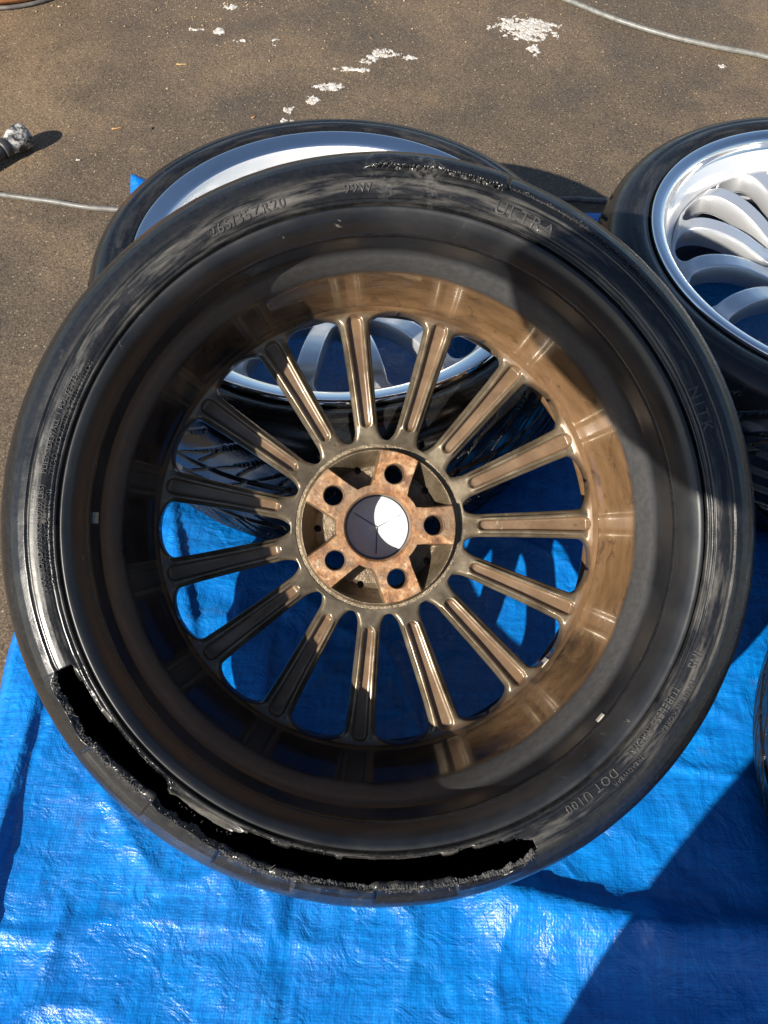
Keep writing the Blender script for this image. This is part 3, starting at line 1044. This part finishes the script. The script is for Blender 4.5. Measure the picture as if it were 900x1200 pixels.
# ------------------------------------------------------------------ hoses
def tube(name, pts, rad, mat, seg=12, parent=None):
    """smooth tube through points"""
    P = [Vector(p) for p in pts]
    Q = []
    for i in range(len(P) - 1):
        p0 = P[max(0, i - 1)]; p1 = P[i]; p2 = P[i + 1]; p3 = P[min(len(P) - 1, i + 2)]
        for k in range(14):
            t = k / 14
            Q.append(.5 * ((2 * p1) + (p2 - p0) * t + (2 * p0 - 5 * p1 + 4 * p2 - p3) * t * t + (3 * p1 - p0 - 3 * p2 + p3) * t ** 3))
    Q.append(P[-1])
    V = []
    for i, q in enumerate(Q):
        d = (Q[min(i + 1, len(Q) - 1)] - Q[max(i - 1, 0)]).normalized()
        s1 = d.cross(Vector((0, 0, 1))).normalized(); s2 = s1.cross(d)
        for k in range(seg):
            a = 2 * math.pi * k / seg
            V.append(q + (s1 * math.cos(a) + s2 * math.sin(a)) * rad)
    F = grid_faces(len(Q), seg, wrap_v=True).tolist()
    F.append(list(range(seg))[::-1]); F.append([len(V) - seg + k for k in range(seg)])
    return mesh_obj(name, [tuple(v) for v in V], F, mat, parent)


def hz(x, y, r, z=0.0):
    p = gp(x, y, r); return (p.x, p.y, r + z)


hr = .0055
o = tube('hose', [(-2.2, 1.30, hr), (-1.5, 1.42, hr), hz(-60, 221, hr), hz(0, 228, hr), hz(60, 236, hr), hz(127, 245, hr), (-.3, 1.375, hr + .004), (.05, 1.425, hr + .004), hz(660, 236, hr, .004), hz(705, 238, hr, .004), (.75, 1.475, hr), (1.4, 1.43, hr), (2.2, 1.6, hr)], hr, M['hose_dark'])
tag(o, 'thin grey hose lying along the far edge of the blue tarp', 'hose')
hr = .0062
o = tube('hose', [(-.25, 3.0, hr), (.05, 2.55, hr), hz(620, -18, hr), hz(665, 0, hr), hz(720, 22, hr), hz(780, 41, hr), hz(840, 55, hr), hz(900, 67, hr), (1.1, 1.95, hr), (1.8, 1.9, hr)], hr, M['hose'])
tag(o, 'pale grey hose curving over bare asphalt away from the tarp', 'hose')


# ------------------------------------------------------------------ dried and wet foam on the ground
def foam(px, py, w, h, label, z=0.0, n=None, cut=.0):
    c = gp(px, py, z)
    ex = (gp(px + 1, py, z) - gp(px - 1, py, z)).length / 2; ey = (gp(px, py + 1, z) - gp(px, py - 1, z)).length / 2
    W, Hh = w * ex * .62, h * ey * .62
    seed = random.randint(0, 900)
    nx = int(np.clip(2 * W / .0011, 24, 130)); ny = int(np.clip(2 * Hh / .0011, 18, 90))
    U, Vv = np.meshgrid(np.linspace(-1.25, 1.25, nx), np.linspace(-1.25, 1.25, ny), indexing='ij')
    X = U * W; Y = Vv * Hh
    f = .75 - U ** 2 - Vv ** 2 + .75 * fbm(X * 75 + seed, Y * 75, seed, 3) + .35 * fbm(X * 260, Y * 260 + seed, seed + 5, 2) - cut
    hgt = np.sqrt(np.clip(f, 0, None)) * .0030 * (1 + .35 * vnoise(X * 420, Y * 420, seed)) - .0003
    V = np.stack([X, Y, hgt], -1).reshape(-1, 3)
    F = grid_faces(nx, ny)
    keep = (f.reshape(-1)[F] > 0).sum(1) >= 3
    if keep.sum() < 4: keep = f.reshape(-1)[F].mean(1) > np.sort(f.reshape(-1)[F].mean(1))[-12]
    F = F[keep]
    used, inv = np.unique(F, return_inverse=True)
    o = link('foam_patch', np_mesh('foam_patch', V[used], inv.reshape(-1, 4)), M['foam'])
    o.location = (c.x, c.y, z + .0004)
    tag(o, label, 'foam', 'dried soap foam splashed on the ground')
    return o


foam(617, 34, 62, 22, 'largest white foam splash on the asphalt, with a drip running from it', n=240)
foam(626, 58, 16, 18, 'thin foam drip below the largest white foam splash', cut=.3)
foam(452, 63, 26, 9, 'thick foam blob at the far end of the line of foam dabs')
foam(434, 70, 22, 9, 'broken foam dab beside the thick blob of the foam line')
foam(412, 82, 34, 8, 'loose streak of foam dabs in the middle of the foam line', cut=.35)
foam(386, 102, 28, 9, 'broad foam dab halfway along the line of foam dabs')
foam(367, 117, 16, 9, 'small foam dab between the broad dab and the silver wheel')
foam(340, 128, 12, 11, 'faint foam dab next to the last one by the silver wheel', cut=.3)
foam(338, 143, 15, 7, 'foam dab right behind the tyre of the silver wheel')
foam(226, 35, 20, 4, 'thin foam fleck with a short tail on brown asphalt', n=22)
foam(256, 38, 12, 9, 'compact foam fleck beside the thin tailed fleck', n=40)
foam(286, 48, 28, 4, 'faint smear of foam beyond the compact fleck', cut=.5)
foam(268, 8, 15, 5, 'lone small foam fleck near the gravelly dirt', n=22)
foam(477, 68, 22, 5, 'scatter of tiny foam specks beyond the foam line', cut=.5)
foam(846, 78, 12, 4, 'tiny foam specks on asphalt below the pale hose', cut=.4)
foam(322, 50, 10, 10, 'tiny foam crumbs strewn between the foam flecks', cut=.6)


def straw(name, px, py, L, w, ang, mat, label, cat):
    c = gp(px, py, .002)
    bm = bmesh.new()
    bmesh.ops.create_cone(bm, cap_ends=True, segments=7, radius1=w, radius2=w * .6, depth=L, matrix=Matrix.Rotation(math.pi / 2, 4, 'Y'))
    bmesh.ops.subdivide_edges(bm, edges=[e for e in bm.edges if e.calc_length() > L * .6], cuts=4)
    for v in bm.verts:
        v.co.y += .12 * L * math.sin(v.co.x / L * 4); v.co.z *= .5
    o = bm_obj(name, bm, mat)
    o.location = (c.x, c.y, .0016); o.rotation_euler.z = R(ang)
    tag(o, label, cat)


straw('straw', 213, 75, .024, .0022, -12, M['straw'], 'short yellow straw on the brown asphalt', 'straw')
straw('wood_chip', 137, 150, .020, .0024, 2, M['chip'], 'pale orange wood chip on asphalt beyond the tarp corner', 'wood chip')
straw('wood_chip', 297, 137, .009, .0028, 30, M['chip'], 'small orange chip by the line of foam dabs', 'wood chip')
straw('pebble', 92, 187, .008, .0032, -15, M['weight'], 'pale flat pebble between the tool and the hose', 'pebble')
straw('pebble', 178, 150, .007, .0030, 50, M['dark_barrel'], 'black pebble beyond the tarp corner', 'pebble')


# loose grit on the asphalt
def grit():
    base = np.array([(1, 0, 0), (-1, 0, 0), (0, 1, 0), (0, -1, 0), (0, 0, 1), (0, 0, -1)], float)
    fc = np.array([(0, 2, 4), (2, 1, 4), (1, 3, 4), (3, 0, 4), (2, 0, 5), (1, 2, 5), (3, 1, 5), (0, 3, 5)])
    V = []; F = []
    n = 0
    for k in range(2600):
        if k < 1500:
            x = RNG.uniform(-1.5, 1.4); y = RNG.uniform(1.47, 2.7); sc = RNG.uniform(.0007, .0019)
        else:
            x = RNG.normal(-.72, .40); y = RNG.normal(2.27, .13); sc = RNG.uniform(.001, .0042) * RNG.uniform(.5, 1)
        s_ = np.array([RNG.uniform(.7, 1.5), RNG.uniform(.7, 1.3), RNG.uniform(.5, .9)]) * sc
        a = RNG.uniform(0, 6.28); c, s2 = math.cos(a), math.sin(a)
        b = base * s_ * RNG.uniform(.75, 1.2, (6, 1))
        b = np.stack([b[:, 0] * c - b[:, 1] * s2 + x, b[:, 0] * s2 + b[:, 1] * c + y, b[:, 2] + sc * .35], 1)
        V.append(b); F.append(fc + n); n += 6
    o = link('grit', np_mesh('grit', np.concatenate(V), np.concatenate(F)), plain('grit', (.30, .21, .13), .8, 0, 35, .7), None, False)
    o.data.polygons.foreach_set('use_smooth', [False] * len(o.data.polygons))
    tag(o, 'loose grit and crumbs of dirt on the asphalt', 'grit', kind='stuff')


grit()


# ------------------------------------------------------------------ tool with a flared head, caked in white
def turned(name, prof, mat, parent, seg=40):
    return link(name, revolve(name, [(max(r, .0002), z) for r, z in prof], seg), mat, parent)


def cake_mat():
    t = NT('caked_metal')
    n = t.noise(70, 6, .7, dist=.8)
    col = t.mix(t.mapr(n, .42, .60), (.045, .045, .047), (.50, .48, .45))
    return t.set(color=col, rough=t.mapr(n, .4, .6, .35, .75), metal=t.mapr(n, .4, .6, .5, 0), normal=t.bump(n, .6, .002))


CAKE = cake_mat()
tip = gp(30, 157, .026); tail = gp(-40, 205, .018)
dirv = (tip - tail).normalized()
q = dirv.to_track_quat('Z', 'Y')
noz = empty('spray_nozzle', Matrix.Translation(tip) @ q.to_matrix().to_4x4())
tag(noz, 'dark metal nozzle with flared head caked in white residue, lying on asphalt', 'nozzle')
turned('head', [(.0, -.004), (.019, -.004), (.0235, -.001), (.0255, -.004), (.0262, -.012), (.0245, -.026), (.0200, -.040), (.0170, -.047), (.0165, -.050), (.0, -.050)], CAKE, noz)
turned('collar', [(.0, -.0495), (.0185, -.0495), (.0195, -.052), (.0195, -.062), (.0180, -.065), (.0, -.065)], M['dark_barrel'], noz)
turned('shaft', [(.0, -.0645), (.0150, -.0645), (.0155, -.070), (.0150, -.130), (.0130, -.150), (.0125, -.200), (.0, -.202)], M['dark_barrel'], noz)

# ------------------------------------------------------------------ rusty tub at the dirt edge
pc = gp(0, 12, 0)
tub = empty('rusty_tub', Matrix.Translation((pc.x - .035, pc.y + .195, 0)))
tag(tub, 'orange rusty round tub with grey base rim standing on the dirt', 'tub')
t = NT('orange_rust')
nz_ = t.noise(18, 6, .65)
MR = t.set(color=t.mix(t.mapr(nz_, .35, .68), (.22, .075, .025), (.48, .22, .085)), rough=.7, normal=t.bump(nz_, .4, .003))
turned('wall', [(.0, .012), (.196, .012), (.199, .020), (.203, .10), (.214, .24), (.216, .30), (.222, .303), (.222, .309), (.212, .309), (.208, .295), (.197, .10), (.190, .022), (.0, .022)], MR, tub, 96)
turned('base_rim', [(.185, .0), (.198, .0), (.2025, .002), (.2030, .006), (.2010, .009), (.1975, .0095), (.190, .008), (.185, .0)], plain('base_rim_steel', (.12, .11, .10), .6, .2, 50, .4), tub, 96)


# ------------------------------------------------------------------ the person taking the picture, behind the camera; their shadow falls on the wheels and tarp
def person():
    J = {}
    E = []

    def j(name, co, rad, parent=None):
        J[name] = (Vector(co), rad if isinstance(rad, tuple) else (rad, rad))
        if parent: E.append((parent, name))
    j('pelvis', (.05, -.43, .86), (.195, .14))
    j('belly', (.04, -.40, 1.02), (.20, .14), 'pelvis')
    j('chest', (.03, -.33, 1.20), (.185, .135), 'belly')
    j('neckb', (.02, -.27, 1.36), (.085, .080), 'chest')
    j('neck', (.02, -.24, 1.42), (.058, .058), 'neckb')
    j('jaw', (.02, -.20, 1.475), (.070, .075), 'neck')
    j('head', (.02, -.19, 1.55), (.082, .098), 'jaw')
    j('crown', (.02, -.20, 1.62), (.062, .075), 'head')
    j('nose', (.02, -.088, 1.52), (.014, .014), 'head')
    for s, nm in ((-1, 'l'), (1, 'r')):
        hx = .010 + .085 * s
        j(nm + 'hip', (hx, -.42, .80), .098, 'pelvis')
        j(nm + 'knee', (hx + .01 * s, -.37, .46), .084, nm + 'hip')
        j(nm + 'calf', (hx + .012 * s, -.41, .30), .080, nm + 'knee')
        j(nm + 'ankle', (hx + .015 * s, -.45, .10), .060, nm + 'calf')
        j(nm + 'heel', (hx + .015 * s, -.45, .062), (.046, .050), nm + 'ankle')
        j(nm + 'toe', (hx + .03 * s, -.29, .046), (.044, .034), nm + 'heel')
    j('lsho', (-.185, -.262, 1.262), .080, 'chest')
    j('lelb', (-.483, -.058, 1.093), .090, 'lsho')
    j('lfore', (-.305, -.160, 1.066), .078, 'lelb')
    j('lwri', (-.187, -.210, 1.036), .058, 'lfore')
    j('lpalm', (-.122, -.240, 1.022), (.036, .022), 'lwri')
    j('rsho', (.20, -.30, 1.28), .078, 'chest')
    j('relb', (.30, -.20, 1.03), .058, 'rsho')
    j('rfore', (.20, -.12, 1.02), .048, 'relb')
    j('rwri', (.105, -.065, 1.025), .031, 'rfore')
    j('rpalm', (.062, -.052, 1.032), (.030, .020), 'rwri')
    for k in range(4):
        z = 1.042 + (k - 1.5) * -.017
        b = Vector((-.085, -.262, z - .018)); e = .055 + .008 * (1 - abs(k - 1.2) / 2)
        j('lf%da' % k, b, .0095, 'lpalm')
        j('lf%db' % k, b + Vector((e * .5, -.004, -.003)), .0085, 'lf%da' % k)
        j('lf%dc' % k, b + Vector((e * .95, -.002, -.008)), .0075, 'lf%db' % k)
        b = Vector((.040, -.058 - .010, 1.060 - k * .017))
        j('rf%da' % k, b, .0092, 'rpalm')
        j('rf%db' % k, b + Vector((-.022, .006, -.004)), .0084, 'rf%da' % k)
        j('rf%dc' % k, b + Vector((-.040, .020, -.006)), .0075, 'rf%db' % k)
    j('lt1', (-.125, -.230, 1.059), .0105, 'lpalm'); j('lt2', (-.095, -.235, 1.077), .009, 'lt1')
    j('rt1', (.058, -.048, 1.062), .0105, 'rpalm'); j('rt2', (.040, -.050, 1.082), .009, 'rt1')
    names = list(J)
    me = bpy.data.meshes.new('person')
    me.from_pydata([J[n][0] for n in names], [(names.index(a), names.index(b)) for a, b in E], [])
    o = bpy.data.objects.new('person', me); COL.objects.link(o)
    sk = o.modifiers.new('skin', 'SKIN'); sk.use_smooth_shade = True; sk.branch_smoothing = .3
    for n, sv in zip(names, me.skin_vertices[0].data):
        sv.radius = J[n][1]
        sv.use_root = (n == 'pelvis')
    ss_ = o.modifiers.new('sub', 'SUBSURF'); ss_.levels = 1; ss_.render_levels = 2
    t = NT('dark_clothes_and_skin')
    sp = t.sep()
    cloth = t.mix(t.mapr(t.noise(30, 4), .3, .7), (.018, .020, .028), (.035, .038, .048))
    skin = t.mapr(sp[2], 1.395, 1.400)
    col = t.mix(skin, cloth, (.45, .27, .19))
    me.materials.append(t.set(color=col, rough=.8, normal=t.bump(t.noise(14, 4), .4, .01)))
    tag(o, 'person in dark clothes behind the camera whose shadow falls on wheel and tarp', 'person')
    # short hair
    bm = bmesh.new()
    bmesh.ops.create_uvsphere(bm, u_segments=32, v_segments=20, radius=1)
    for v in bm.verts:
        n_ = 1 + .03 * math.sin(v.co.x * 19) * math.sin(v.co.y * 17 + v.co.z * 15)
        v.co = Vector((.02 + v.co.x * .086 * n_, -.205 + v.co.y * .103 * n_, 1.585 + v.co.z * .088 * n_))
    bmesh.ops.bisect_plane(bm, geom=bm.verts[:] + bm.edges[:] + bm.faces[:], plane_co=(.02, -.12, 1.575), plane_no=(0, .55, -1), clear_outer=True)
    bm_obj('hair', bm, plain('hair', (.02, .015, .012), .5, 0, 300, .5), o)
    # the phone in the hand: rounded slab just behind the lens
    ph = empty('phone', Matrix.Translation(CP - CD * .006) @ cam.matrix_world.to_3x3().to_4x4())
    tag(ph, 'phone held up behind the lens by the person in dark clothes', 'phone')
    bm = bmesh.new(); bmesh.ops.create_cube(bm, size=1)
    for v in bm.verts: v.co = (v.co.x * .068, v.co.y * .140 - .055, v.co.z * .0075)
    bmesh.ops.bevel(bm, geom=[e for e in bm.edges if abs((e.verts[0].co - e.verts[1].co).z) > .001], offset=.009, segments=5, affect='EDGES')
    bm_obj('body', bm, plain('phone_shell', (.05, .05, .055), .3, .6), ph, False)
    bm = bmesh.new(); bmesh.ops.create_cube(bm, size=1)
    for v in bm.verts: v.co = (v.co.x * .060, v.co.y * .122 - .055, v.co.z * .0008 + .0040)
    bm_obj('screen', bm, plain('phone_glass', (.01, .01, .012), .1, 0), ph, False)


person()
